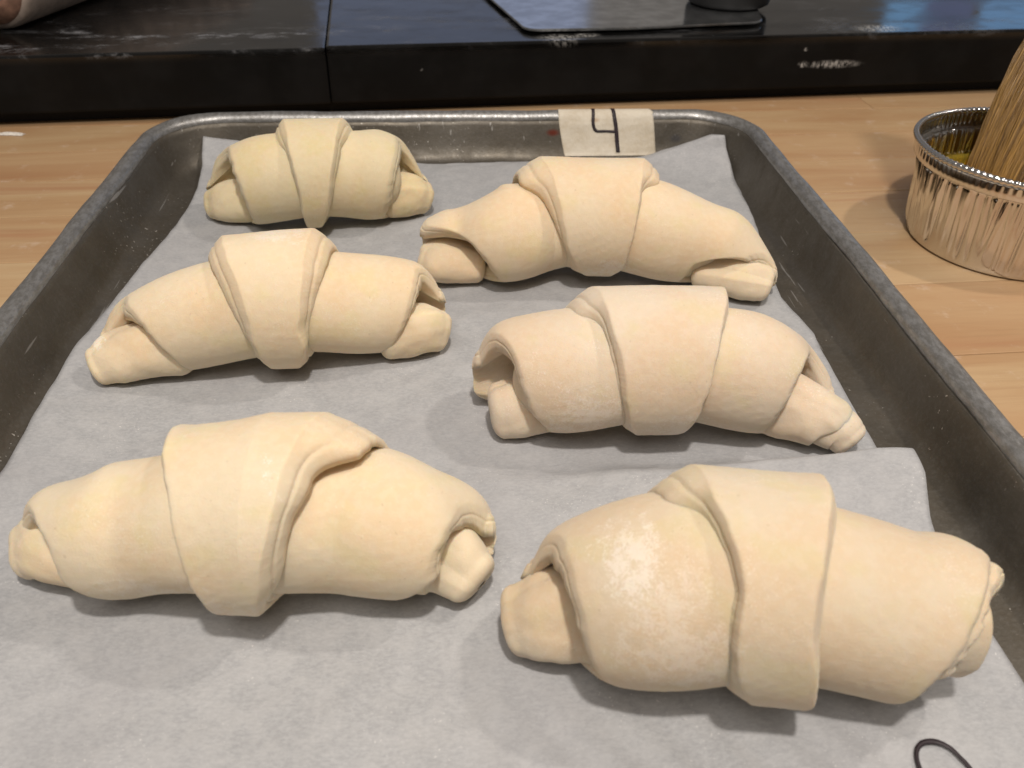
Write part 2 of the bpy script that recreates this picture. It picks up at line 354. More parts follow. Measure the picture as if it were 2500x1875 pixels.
INK = plain('marker_ink', (.018, .010, .014), .55, var=.3)
# ------------------------------------------------------------------ worktop of wooden staves
def box(x0, x1, y0, y1, z0, z1, bev=.0006):
    bm = bmesh.new(); bmesh.ops.create_cube(bm, size=1)
    for v in bm.verts:
        v.co = ((x0, x1)[v.co.x > 0], (y0, y1)[v.co.y > 0], (z0, z1)[v.co.z > 0])
    bmesh.ops.bevel(bm, geom=bm.edges[:], offset=bev, segments=2, profile=.6, affect='EDGES')
    return bm
def bm_obj(name, bm, mat, parent=None, loc=(0, 0, 0), smooth=False):
    me = bpy.data.meshes.new(name); bm.to_mesh(me); bm.free(); me.materials.append(mat)
    if smooth: me.polygons.foreach_set('use_smooth', np.ones(len(me.polygons), bool))
    o = bpy.data.objects.new(name, me); COL.objects.link(o); o.location = loc
    if parent: o.parent = parent
    return o
top = empty('wooden_worktop'); top.rotation_euler.z = math.radians(2.5)
tag(top, 'light brown butcher-block worktop of long staves under the baking tray', 'worktop')
ys = [-.36, -.305, -.252, -.20, -.148, -.095, -.043, .006, .061, .112, .160, .205, .247, .290, .335, .385]
rg = random.Random(3)
for i in range(len(ys)-1):
    x = -.62+rg.uniform(-.3, 0)
    while x < .75:
        L = rg.uniform(.42, .8)
        bm = box(x+.0001, x+L-.0001, ys[i]+.0001, ys[i+1]-.0001, -.035, rg.uniform(-.00015, .0001))
        c = Vector((x+L/2, (ys[i]+ys[i+1])/2, 0))
        bmesh.ops.translate(bm, verts=bm.verts, vec=-c)
        bm_obj('stave', bm, WOOD, top, c); x += L
# little heaps of spilt flour on the wood
FLOUR = plain('flour', (.70, .66, .60), .85, nscale=900, var=.15, bump=.5)
def heap(loc, rx, ry, h, label, seed):
    r = np.random.RandomState(seed); n, m = 10, 36
    V = []; th = np.linspace(0, 2*np.pi, m, endpoint=False); w_ = 1+.22*np.sin(th*2+seed)+.15*np.sin(th*5+seed*2)+.08*r.normal(size=m)
    for k in range(n):
        q = 1-k/(n-1)
        V.append(np.stack([rx*q*w_*np.cos(th), ry*q*w_*np.sin(th), np.full(m, h*(1-q**2))+(k > 0)*(q > 0)*r.uniform(-.25, .25, m)*h], -1))
    o = mesh('spilt_flour', np.concatenate(V), grid_faces(n, m, wrap_m=True), FLOUR, None, loc)
    return tag(o, label, 'flour')
heap((-.2665, .2655, .0002), .0085, .0022, .0012, 'small smear of white flour on the wood under the dark worktop edge', 3)
# ------------------------------------------------------------------ raised dark worktop behind
dk = empty('dark_worktop', (-.0019, .2975, 0)); dk.rotation_euler.z = math.radians(4.78)
tag(dk, 'raised dark stone worktop dusted with flour behind the tray', 'worktop')
bm_obj('worktop_slab', box(-.75, -.0773, 0, .60, .0085, .0424, .0016), SLAB, dk)
bm_obj('worktop_slab', box(-.0768, .85, .0006, .60, .0085, .0432, .0016), SLAB, dk)
bm_obj('plinth', box(-.74, .84, .012, .59, .0003, .0086, .0004), plain('black_plinth', (.004, .004, .004), .8), dk)
# ------------------------------------------------------------------ things lying on the dark worktop
def outline_plate(name, pts, z, th, mat, rad=.012):
    P = np.array(pts); n = len(P); out = []
    for i in range(n):
        a, b, c = P[i-1], P[i], P[(i+1) % n]
        u, v = (a-b)/np.linalg.norm(a-b), (c-b)/np.linalg.norm(c-b)
        for t in np.linspace(0, 1, 7):
            p0, p2 = b+u*rad, b+v*rad; out.append((1-t)**2*p0+2*t*(1-t)*b+t*t*p2)
    bm = bmesh.new(); vs = [bm.verts.new((p[0], p[1], 0)) for p in out]; f = bm.faces.new(vs)
    if f.normal.z < 0: f.normal_flip()
    r = bmesh.ops.extrude_face_region(bm, geom=[f])
    bmesh.ops.translate(bm, verts=[g for g in r['geom'] if isinstance(g, bmesh.types.BMVert)], vec=(0, 0, th))
    bmesh.ops.recalc_face_normals(bm, faces=bm.faces[:])
    bmesh.ops.bevel(bm, geom=[e for e in bm.edges if len(e.link_faces) == 2 and e.calc_face_angle() > 1], offset=th*.3, segments=2, affect='EDGES')
    return bm
STEEL = plain('blue_grey_steel', (.58, .60, .62), .16, .95, 60, .2, .03)
o = bm_obj('steel_sheet', outline_plate('steel_sheet', [(.010, .476), (.0448, .3185), (.1110, .3225), (.2050, .3385), (.222, .43), (.222, .476)], 0, .0016, STEEL, .010), STEEL, None, (0, 0, .0448))
tag(o, 'thin steel sheet with rounded corners lying on the dark worktop', 'metal sheet')
def lathe(prof, m=64):
    th = np.linspace(0, 2*np.pi, m, endpoint=False)
    V = np.concatenate([np.stack([r*np.cos(th), r*np.sin(th), np.full(m, z)], -1) for r, z in prof])
    return V, grid_faces(len(prof), m, wrap_m=True)
BLACK = plain('black_tin', (.004, .004, .0042), .6, 0, 80, .3)
tin = empty('round_tin', (.194, .390, .0466))
tag(tin, 'black round tin standing on the steel sheet', 'tin')
V, Fc = lathe([(0.0001, .0005), (.026, .0005), (.0285, .002), (.029, .004), (.029, .038), (.0296, .039), (.0296, .0405), (.029, .041), (.028, .041), (.0275, .004), (.0001, .003)])
mesh('tin_body', V, Fc, BLACK, tin)
V, Fc = lathe([(.0292, .0405), (.0300, .0412), (.0300, .0424), (.0290, .0430), (.0280, .0424), (.0280, .0412)])
mesh('tin_lip', V, np.vstack([Fc]), BLACK, tin)
# rolling pin
PINW = plain('floury_pin_wood', (.33, .27, .23), .7, 0, 45, .28, .15)
PINE = plain('pin_end_grain', (.30, .17, .12), .7, 0, 120, .3, .15)
pin = empty('rolling_pin', (-.286, .331, .0425))
tag(pin, 'floury wooden rolling pin lying on the dark worktop', 'rolling pin')
ax_ = Vector((.25, .97, 0)).normalized(); rot = Vector((0, 0, 1)).rotation_difference(ax_).to_matrix()
def pinpart(name, prof, mat):
    V, Fc = lathe(prof, 48); V = np.array([(rot@Vector(v))[:] for v in V]); V[:, 2] += .0285
    return mesh(name, V, Fc, mat, pin)
pinpart('pin_barrel', [(.0245, .0005), (.0268, .0015), (.0282, .005), (.0284, .010), (.0284, .30), (.027, .304), (.02, .306), (.0001, .306)], PINW)
pinpart('pin_end', [(.0250, .0030), (.0248, .0004), (.0238, -.0012), (.020, -.0075), (.012, -.0118), (.0001, -.013)], PINE)
# ------------------------------------------------------------------ baking tray
def rrect(d, n_arc=14, n_x=50, n_y=60, r0=.037, x=.1655, y0=-.2325, y1=.2275):
    x -= d; y0 += d; y1 -= d; r = max(r0-d*.55, .006); P = []
    for cx, cy, a0 in ((x-r, y1-r, 0), (-x+r, y1-r, 90), (-x+r, y0+r, 180), (x-r, y0+r, 270)):
        for k in range(n_arc): a = math.radians(a0+90*k/n_arc); P.append((cx+r*math.cos(a), cy+r*math.sin(a)))
        a = math.radians(a0+90); e = (cx+r*math.cos(a), cy+r*math.sin(a))
        nx = {0: (-x+r, y1), 90: (-x, y0+r), 180: (x-r, y0), 270: (x, y1-r)}[a0]
        m = n_x if a0 in (0, 180) else n_y
        for k in range(m): t = k/m; P.append((e[0]+(nx[0]-e[0])*t, e[1]+(nx[1]-e[1])*t))
    return np.array(P)
def loft(prof, wob=0., seed=1):
    V = []
    for d, z in prof:
        p = rrect(d); V.append(np.c_[p, np.full(len(p), z)])
    V = np.array(V); W = Wob(seed, 6.); W2 = Wob(seed+1, 1.6)
    dz = (W(V.reshape(-1, 3)*100)+.35*W2(V.reshape(-1, 3)*100)).reshape(V.shape[:2])*wob
    V[..., 2] += dz; V[..., 0] += np.roll(dz, 40, 1); V[..., 1] += np.roll(dz, 90, 1)
    return V.reshape(-1, 3), V.shape[1]
tray = empty('baking_tray', (0, 0, 0))
tag(tray, 'worn aluminium sheet pan with rolled rim and stained sides', 'baking tray')
BZ = .0228; BR, BH = .0042, .0040
bead = [(.0044-BR*math.cos(a), BZ+BH*math.sin(a)) for a in np.radians(np.arange(-150, 211, 20))]
V, m = loft(bead, .00018, 5); mesh('rim', V, grid_faces(len(bead), m, wrap_m=True), RIM, tray)
WALL = [(.0090, .0225), (.0097, .0205), (.0110, .0160), (.0127, .0105), (.0146, .0058), (.0166, .0034), (.0196, .0021), (.0240, .0017)]
inner = WALL+[(.05, .0016), (.10, .0016), (.1653, .0016)]
outer = [(.1653, .0006), (.10, .0006), (.024, .0006), (.0185, .0012), (.0156, .0030), (.0132, .0065), (.0112, .0125), (.0094, .0185), (.0082, .0215)]
V, m = loft(outer+[(.0084, .0228)]+inner, .00022, 9)
mesh('tray_body', V, grid_faces(len(outer)+1+len(inner), m, wrap_m=True), TRAY, tray)
# tape with a handwritten 4, following the far rim and wall
path = [(.0044-(BR+.0003)*math.cos(a), BZ+(BH+.0003)*math.sin(a)) for a in np.radians([22, 40, 60, 80, 100, 120, 140, 158])]+[(.0099+.0003, .0205), (.0113+.0002, .0160), (.0130+.0002, .0105), (.0149+.0002, .0060), (.0160, .0046)]
path = np.array(path); pl = np.r_[0, np.cumsum(np.linalg.norm(np.diff(path, axis=0), axis=1))]
v_of = np.interp(np.arange(len(path)), [0, 7.0, len(path)-1], [0., .17, 1.])
def tape_pt(u, v, lift=0.):
    v = np.asarray(v, float); u = np.asarray(u, float)
    d = np.interp(v, v_of, path[:, 0]); z = np.interp(v, v_of, path[:, 1])
    x = .0560+.0529*u+.0033*v-.0006*np.sin(v*5)*(u < .1)
    cr = .00016*np.sin(u*19+v*7)*np.sin(v*11+u*4)
    return np.stack([x, .2275-d-(.75*lift+abs(cr))*np.where(v > .2, 1, .4), z+.55*lift+.3*np.abs(cr)], -1)
nu, nv = 44, 40
uu, vv = np.meshgrid(np.linspace(0, 1, nu), np.linspace(0, 1, nv), indexing='ij')
# rounded lower right corner and a slightly torn upper right one
lim = np.where(vv > .88, 1-.07*((vv-.88)/.12)**2.2, np.where(vv < .16, .985+.02*np.sin(vv*60), 1.))
Pt = tape_pt(uu*lim, vv, .0002)
V = np.concatenate([Pt.reshape(-1, 3), tape_pt(uu*lim, vv, -.0001).reshape(-1, 3)])
q = grid_faces(nu, nv); ring = [i*nv for i in range(nu)]+[(nu-1)*nv+j for j in range(1, nv)]+[i*nv+nv-1 for i in range(nu-2, -1, -1)]+[j for j in range(nv-2, 0, -1)]
side = np.array([(ring[k], ring[(k+1) % len(ring)], ring[(k+1) % len(ring)]+nu*nv, ring[k]+nu*nv) for k in range(len(ring))])
tape = mesh('tape_label', V, np.vstack([q, q[:, ::-1]+nu*nv, side]), TAPE, tray)
tag(tape, 'piece of cream masking tape with a handwritten 4')
def stroke(pts, width, n=60, fn=None, lift=.0006):
    C_ = catmull(np.array(pts, float), 14); T = np.gradient(C_, axis=0); L = 1.45
    T[:, 1] /= L; T /= np.linalg.norm(T, axis=1)[:, None]; nn = np.stack([-T[:, 1], T[:, 0]], -1)
    r = np.random.RandomState(len(pts)); wd = width*(1+.10*np.convolve(r.normal(size=len(C_)+8), np.ones(9)/9, 'valid'))
    nn = nn*wd[:, None]*np.array([1, L])
    a, b = C_-nn/2, C_+nn/2
    V = np.concatenate([fn(a, lift), fn(C_, lift+.00008), fn(b, lift), fn(b, lift-.0003), fn(a, lift-.0003)])
    k = len(C_); f = []
    for s in range(5):
        for i in range(k-1): f.append((s*k+i, s*k+i+1, ((s+1) % 5)*k+i+1, ((s+1) % 5)*k+i))
    f.append(tuple(s*k for s in range(5))); f.append(tuple(s*k+k-1 for s in range(4, -1, -1)))
    return V, f
tf = lambda q, l: tape_pt(q[:, 0], q[:, 1], l)
V1, f1 = stroke([(.371, .055), (.362, .14), (.352, .24), (.350, .36), (.364, .44), (.392, .468), (.48, .468), (.590, .480)], .034, fn=tf)
V2, f2 = stroke([(.575, .04), (.582, .18), (.588, .40), (.590, .62), (.592, .83)], .040, fn=tf, lift=.00072)
dg = mesh('digit', np.concatenate([V1, V2]), f1+[tuple(i+len(V1) for i in f) for f in f2], INK, tape)
tag(dg, 'handwritten black number 4')
# ------------------------------------------------------------------ parchment
le = np.array([(-.30, -.1420), (-.18, -.1440), (-.09, -.1445), (-.048, -.1442), (-.018, -.1448), (.014, -.1442), (.046, -.1424), (.082, -.1390), (.125, -.1345), (.150, -.1335), (.170, -.1340), (.195, -.1370), (.205, -.1385), (.222, -.1385)])
re = np.array([(-.30, .1360), (-.18, .1365), (-.13, .1360), (-.116, .1352), (-.095, .1330), (-.082, .1328), (-.068, .1362), (-.055, .1368), (-.0478, .1356), (-.02, .1362), (.012, .1378), (.028, .1392), (.045, .1368), (.057, .1352), (.09, .1385), (.12, .1438), (.160, .1478), (.191, .1490), (.205, .1475), (.222, .1450)])
yy = np.concatenate([np.linspace(-.226, -.07, 70, endpoint=False), np.linspace(-.07, -.03, 60, endpoint=False), np.linspace(-.03, .2165, 120)])
uu = np.linspace(0, 1, 170)
Y, Ux = np.meshgrid(yy, uu, indexing='ij')
XL, XR = np.interp(Y, le[:, 0], le[:, 1]), np.interp(Y, re[:, 0], re[:, 1])
X = XL+(XR-XL)*Ux
far = .2085+.003*np.sin(X*40)   # far edge of the sheet
Z = np.full_like(X, .0027)
wl = Wob(21, 3.2); wl2 = Wob(22, 1.1)
PP = np.stack([X, Y, X*0], -1).reshape(-1, 3)*100
Z += np.clip((wl(PP)*.00035+wl2(PP)*.00010).reshape(X.shape), -.0005, .0011)
# buckle of the sheet between the two right-hand rolls: steep far side, long near side, dying out to the left
amp = .0125*np.clip((X-.0)/.125, 0, 1)**1.5+.0012
cr = -.0545-.004*(X/.13)
t = Y-cr
Z += amp*np.where(t > 0, np.exp(-(t/.0065)**2), np.exp(-(np.abs(t)/.030)**2))
# smaller diagonal ripples at the near right and waves elsewhere
Z += .0006*np.exp(-((X-.05)/.07)**2-((Y+.155)/.02)**2)*np.sin((X*.8+Y*.6)*2*np.pi/.011)
Z += .0010*np.exp(-((Y-.018)/.012)**2)*np.clip(.5-X/.2, 0, 1)
Z += .0013*np.exp(-((Y-.045)/.010)**2)*np.exp(-((X-.02)/.05)**2)
# edges: lean on the wall at the far left, curl up at the far right corner
Z += .011*np.clip((Y-.198)/.018, 0, 1)**1.3*np.clip((-X-.05)/.07, 0, 1)
Z += .016*np.clip((Y-.178)/.030, 0, 1)**1.6*np.clip((X-.085)/.055, 0, 1)**1.5
Z += .004*np.clip((-X-.105)/.035, 0, 1)**2*np.clip((Y+.1)/.1, .2, 1)
Yf = np.minimum(Y, .2165-.0035*np.clip((X+.05)/.1, 0, 1)-.003*np.clip((X-.06)/.05, 0, 1))
Yf = np.where(Y > .2, .2+(Y-.2)*(.0135-.0045*np.clip((X+.07)/.06, 0, 1)-.0030*np.clip((X-.09)/.05, 0, 1))/.0165, Y)
sheet = mesh('parchment_sheet', np.stack([X, Yf, Z], -1).reshape(-1, 3), grid_faces(*X.shape), PAPER)
md = sheet.modifiers.new('thickness', 'SOLIDIFY'); md.thickness = .00012; md.offset = 1
tag(sheet, 'sheet of pale grey baking parchment lining the tray under the croissants', 'baking parchment')
def pf(q, l):
    return np.stack([q[:, 0]/100, q[:, 1]/100, np.full(len(q), .0032+l)], -1)
V, f = stroke([(9.75, -16.6), (9.95, -15.7), (9.98, -15.1), (10.08, -14.78), (10.30, -14.58), (10.62, -14.56), (10.88, -14.72), (11.02, -14.98), (11.12, -15.25), (11.25, -15.9)], .085, fn=pf, lift=.0005)
pm = mesh('pen_mark', V, f, INK, sheet)
tag(pm, 'curved black pen line written on the parchment')
# ------------------------------------------------------------------ croissants
ZF = .36      # height of the parchment, cm
def sleeve(ax, eL, eR, ro, th, seed, ragged=.012, nphi=360, nmid=64, grow=.5, arch=None, bL=None, bR=None, lip=.2, groove=.07):
    """a sheet of dough wrapped round the axis; eL, eR: where its upper edges run; bL, bR: where the cut faces meet the layer below"""
    def tab(t, sg):
        t = [q for q in t if q[0] <= 112] or t
        t = sorted(t); return t+[(180, t[-1][1]+sg*grow), (235, (t[-1][1]+t[0][1])/2)]
    def tab2(t, se):
        # the end of the roll: over the top and back the sheet runs on to the tip, as a hood over the opening
        t = sorted(q for q in t if q[0] <= 112); f, s = t[-1]; g = se-s
        return t+[(f+8, s+.28*g), (f+18, s+.62*g), (f+28, s+.88*g), (f+40, se), (185, se), (232, se), (250, s+.2*g)]
    if arch: (gL, vL), (gR, vR) = edge_fn(tab2(eL, arch[0]), 7), edge_fn(tab2(eR, arch[1]), 7)
    else: (gL, vL), (gR, vR) = edge_fn(tab(eL, -1)), edge_fn(tab(eR, 1))
    ph = np.linspace(-90, 270, nphi, endpoint=False); r = np.random.RandomState(seed)
    def rag(a, wd=5.):
        x = r.normal(size=nphi); k1 = np.exp(-(np.arange(-12, 13)/wd)**2)
        y = np.convolve(np.r_[x[-12:], x, x[:12]], k1/np.sqrt((k1**2).sum()), 'valid')
        return a*y+.3*a*r.normal(size=nphi)
    sl = np.interp(ph, gL, vL)+rag(ragged); sr = np.interp(ph, gR, vR)+rag(ragged)
    mid = (sl+sr)/2; wdt = np.maximum(sr-sl, .7); sl, sr = mid-wdt/2, mid+wdt/2
    def base(e, tabl, sg):
        if tabl is None:   # keep the face as wide across the edge where the edge runs along the roll
            sl_ = np.gradient(np.convolve(np.r_[e[-6:], e, e[:6]], np.ones(13)/13, 'valid'))/(1.8*2*np.pi/nphi)
            return e+sg*np.maximum(lip/np.sqrt(1+sl_**2), .035)
        tb = sorted(q for q in tabl if q[0] <= 112); g, v = edge_fn(tb+[(180, tb[-1][1]+sg*grow), (235, (tb[-1][1]+tb[0][1])/2)])
        v = np.interp(ph, g, v)
        return e+sg*np.clip(sg*(v-e), .10, 1.25)
    ul, ur = base(sl, bL, -1)+rag(ragged*.8), base(sr, bR, 1)+rag(ragged*.8)
    fs = np.array([1., .90, .75, .62, .55, .50, .45, .34, .2, .10, .04, 0.])
    bulge = .07*np.sin(np.pi*fs)-groove*np.exp(-((fs-.52)/.06)**2)
    S, R = [ul-.02], [np.full(nphi, -th-.22)]
    for f, bu in zip(fs, bulge): S.append(sl+(ul-sl)*f-bu*.5); R.append(np.full(nphi, -.045-(th-.045)*f+bu*.5))
    tops = [(.03, -.018), (.07, -.006), (.14, 0.)]
    for a, b in tops: S.append(sl+a); R.append(np.full(nphi, b))
    for k in range(1, nmid): S.append(sl+.14+(sr-sl-.28)*k/nmid); R.append(np.zeros(nphi))
    for a, b in tops[::-1]: S.append(sr-a); R.append(np.full(nphi, b))
    for f, bu in zip(fs[::-1], bulge[::-1]): S.append(sr+(ur-sr)*f+bu*.5); R.append(np.full(nphi, -.045-(th-.045)*f+bu*.5))
    S.append(ur+.02); R.append(np.full(nphi, -th-.22))
    for k in range(1, 6): S.append(ur+.02+(ul-ur-.04)*k/6); R.append(np.full(nphi, -th-.22))
    wgt = [0]+[max(0, .9-1.3*f) for f in fs]+[.9, .7, .35]+[0]*(nmid-1)
    wgt += [.35, .7, .9]+[max(0, .9-1.3*f) for f in fs[::-1]]+[0]+[0]*5
    global EDGE; EDGE = np.tile(np.array(wgt, float), nphi)
    S = np.array(S).T; R = np.array(R).T; PH = np.radians(ph)[:, None]+0*S
    C, T = ax.at(S)
    base = ax.pt(S, PH, C[..., 3]+ro)
    fl = base.reshape(-1, 3)
    dn = (.022*Wob(seed, 4.)(fl)+.003*Wob(seed+50, 1.3)(fl)+.002*Wob(seed+90, .3)(fl)).reshape(S.shape)
    P = ax.pt(S, PH, C[..., 3]+ro+R+dn)
    P[..., 2] = np.where(P[..., 2] < ZF+.03, ZF+.03+(P[..., 2]-ZF-.03)*.05, P[..., 2])
    return P.reshape(-1, 3), grid_faces(*S.shape, wrap_n=True, wrap_m=True)
def tube(st, seed, carves=(), nphi=96, per=16, amp=1., cap=.5, squash=1., seam=None):
    c = catmull(st, per)
    def capend(c0, c1):
        d = c0[:3]-c1[:3]; d /= np.linalg.norm(d); out = []
        for a in np.radians(np.arange(12, 91, 9.5)):
            out.append(np.r_[c0[:3]+d*c0[3]*cap*math.sin(a), max(c0[3]*math.cos(a)**(.8 if seam is None else .5), .01)])
        return np.array(out)
    c = np.vstack([capend(c[0], c[3])[::-1], c, capend(c[-1], c[-4])])
    T = np.gradient(c[:, :3], axis=0)
    for _ in range(6): T[1:-1] = (T[:-2]+2*T[1:-1]+T[2:])/4
    T /= np.linalg.norm(T, axis=1)[:, None]
    Nn = np.stack([T[:, 1], -T[:, 0], 0*T[:, 0]], -1); Nn /= np.linalg.norm(Nn, axis=1)[:, None]
    Up = np.cross(Nn, T); Up *= np.sign(Up[:, 2:3])
    ph = np.linspace(0, 2*np.pi, nphi, endpoint=False)
    dirs = np.cos(ph)[None, :, None]*Nn[:, None]+np.sin(ph)[None, :, None]*Up[:, None]*squash
    P = c[:, None, :3]+dirs*c[:, None, 3:4]
    fl = P.reshape(-1, 3)
    dn = (amp*(.04*Wob(seed, 2.2)(fl)+.012*Wob(seed+50, .8)(fl)+.003*Wob(seed+90, .3)(fl))).reshape(P.shape[:2])
    for cx, cy, cz, rx, ry, rz, dep in carves:
        dn = dn-dep*np.exp(-((P[..., 0]-cx)/rx)**2-((P[..., 1]-cy)/ry)**2-((P[..., 2]-cz)/rz)**2)
    if seam is not None:      # the rolled-up sheet ends in a step along the tip, and the tip is a little three-sided
        sv = np.linspace(0, 1, len(c))[:, None]
        u = ((ph[None]-seam[0]-seam[1]*sv)/(2*np.pi)) % 1
        dn = dn+seam[2]*(np.minimum(u, (1-u)*14)-.5)*np.minimum(1, c[:, None, 3]/.8)+.05*c[:, None, 3]*np.cos(3*ph[None]+seam[0]*2)
    k = np.minimum(1, c[:, None, 3]/.4)
    dn = np.maximum(dn*k, -.85*c[:, None, 3])
    P = P+dirs*dn[..., None]
    P[..., 2] = np.where(P[..., 2] < ZF+.02, ZF+.02+(P[..., 2]-ZF-.02)*.05, P[..., 2])
    return P.reshape(-1, 3), grid_faces(*P.shape[:2], wrap_m=True)
SHAPE = {
 'A': dict(coreL=[(-12.0, 14.05, 1.38, 1.1), (-11.5, 13.95, 1.85, 1.5)], coreR=[(-2.5, 13.95, 2.3, 1.75), (-1.9, 14.2, 1.85, 1.4), (-1.6, 14.3, 1.5, 1.05)],
           tips=[[(-10.0, 13.7, 1.4, 1.05), (-11.0, 13.85, 1.3, .98), (-11.75, 14.1, 1.1, .74)], [(-3.4, 14.0, 1.5, 1.1), (-2.5, 14.15, 1.4, 1.05), (-1.85, 14.35, 1.15, .8)]]),
 'B': dict(coreL=[(-1.5, 7.8, 1.65, 1.25), (-.7, 7.72, 1.85, 1.45)], coreR=[(11.4, 6.55, 1.95, 1.55), (12.4, 5.9, 1.35, 1.0), (12.8, 5.6, 1.1, .75)], tips=[[(.6, 7.3, 1.2, .8), (-.7, 7.4, 1.25, .9), (-1.35, 7.65, 1.15, .8)], [(10.3, 6.5, 1.3, .9), (11.6, 5.8, 1.25, .88), (12.5, 5.45, 1.1, .74)]]),
 'C': dict(coreL=[(-12.75, 1.15, 1.3, 1.0), (-11.9, 1.35, 1.75, 1.38)], coreR=[(-1.7, 2.6, 2.1, 1.6), (-1.05, 2.75, 1.75, 1.3), (-.85, 2.75, 1.55, 1.1)],
           tips=[[(-10.3, 1.1, 1.5, 1.15), (-11.5, .9, 1.35, 1.0), (-12.3, .7, 1.2, .9), (-12.8, .55, 1.02, .68)], [(-2.7, 2.0, 1.4, 1.05), (-1.7, 2.1, 1.4, 1.0), (-1.05, 2.3, 1.15, .8)]]),
 'D': dict(coreL=[(.5, -2.0, 1.6, 1.28), (1.0, -2.0, 2.15, 1.7)], coreR=[(10.9, -2.4, 2.0, 1.6), (11.7, -2.5, 1.5, 1.1), (12.1, -2.8, 1.1, .75)],
           tips=[[(2.6, -2.6, 1.3, .95), (1.7, -2.8, 1.3, .98), (1.2, -2.85, 1.25, .9)], [(9.6, -2.8, 1.6, 1.15), (10.7, -3.35, 1.5, 1.05), (11.6, -3.9, 1.35, .95), (11.8, -4.03, 1.2, .76), (12.1, -4.22, 1.15, .74), (12.3, -4.4, 1.0, .64)]]),
 'E': dict(coreL=[(-11.75, -8.5, 1.4, 1.0), (-11.3, -8.4, 1.7, 1.3)], coreR=[(-.4, -9.0, 1.95, 1.55), (.1, -9.1, 1.65, 1.3), (.3, -9.2, 1.45, 1.05)],
           tips=[[(-10.3, -8.45, 1.3, 1.0), (-11.2, -8.4, 1.25, .9), (-11.8, -8.3, 1.05, .7)], [(-1.8, -8.9, 1.5, 1.15), (-.7, -9.2, 1.42, 1.1), (-.02, -9.72, 1.12, .78)]]),
 'F': dict(coreL=[(1.25, -11.1, 1.6, 1.2), (1.75, -11.3, 2.1, 1.65)], coreR=[(11.2, -12.6, 2.4, 1.95), (11.7, -12.6, 2.3, 1.8)],
           tips=[[(2.9, -11.45, 1.6, 1.2), (1.9, -11.4, 1.45, 1.05), (1.25, -11.3, 1.2, .85)]]),
}
LABEL = {
 'A': 'small raw croissant at the far left with a narrow pointed middle flap',
 'B': 'crescent-curved raw croissant in front of the tape marked 4',
 'C': 'raw croissant behind the long near-left one, both cut edges of its flap showing',
 'D': 'raw croissant with a long ringed finger-like tip beside the right tray wall',
 'E': 'long raw croissant with a floury crack down the right edge of its wide flap',
 'F': 'fattest raw croissant nearest the pen mark, with a white flour patch on its left roll',
}
BASE = {'A': (0.672, 0.575, 0.386), 'B': (0.702, 0.582, 0.416), 'C': (0.72, 0.603, 0.429), 'D': (0.654, 0.552, 0.425), 'E': (0.702, 0.596, 0.43), 'F': (0.611, 0.516, 0.383)}
FLS = {'A': [], 'B': [((.004, -.020, .012), (.010, .010, .008), .35)], 'C': [((-.0655, -.010, .0165), (.004, .006, .003), .6), ((.0, .004, .050), (.012, .008, .004), .35)],
       'D': [((.004, -.022, .013), (.011, .010, .009), .34), ((-.026, -.018, .017), (.013, .010, .010), .40)],
       'E': [((.0165, -.010, .042), (.0032, .006, .008), .75), ((0., -.022, .014), (.014, .010, .010), .30), ((-.022, -.018, .014), (.012, .010, .006), .30)],
       'F': [((-.036, -.006, .044), (.008, .012, .009), .42), ((-.026, -.018, .028), (.014, .012, .010), .26), ((-.030, -.014, .036), (.010, .012, .010), .26)]}
def floury(ob):
    ob.data.attributes.new('floury_edge', 'FLOAT', 'POINT').data.foreach_set('value', EDGE)
def to_local(P, o): return P/100-np.array(o)
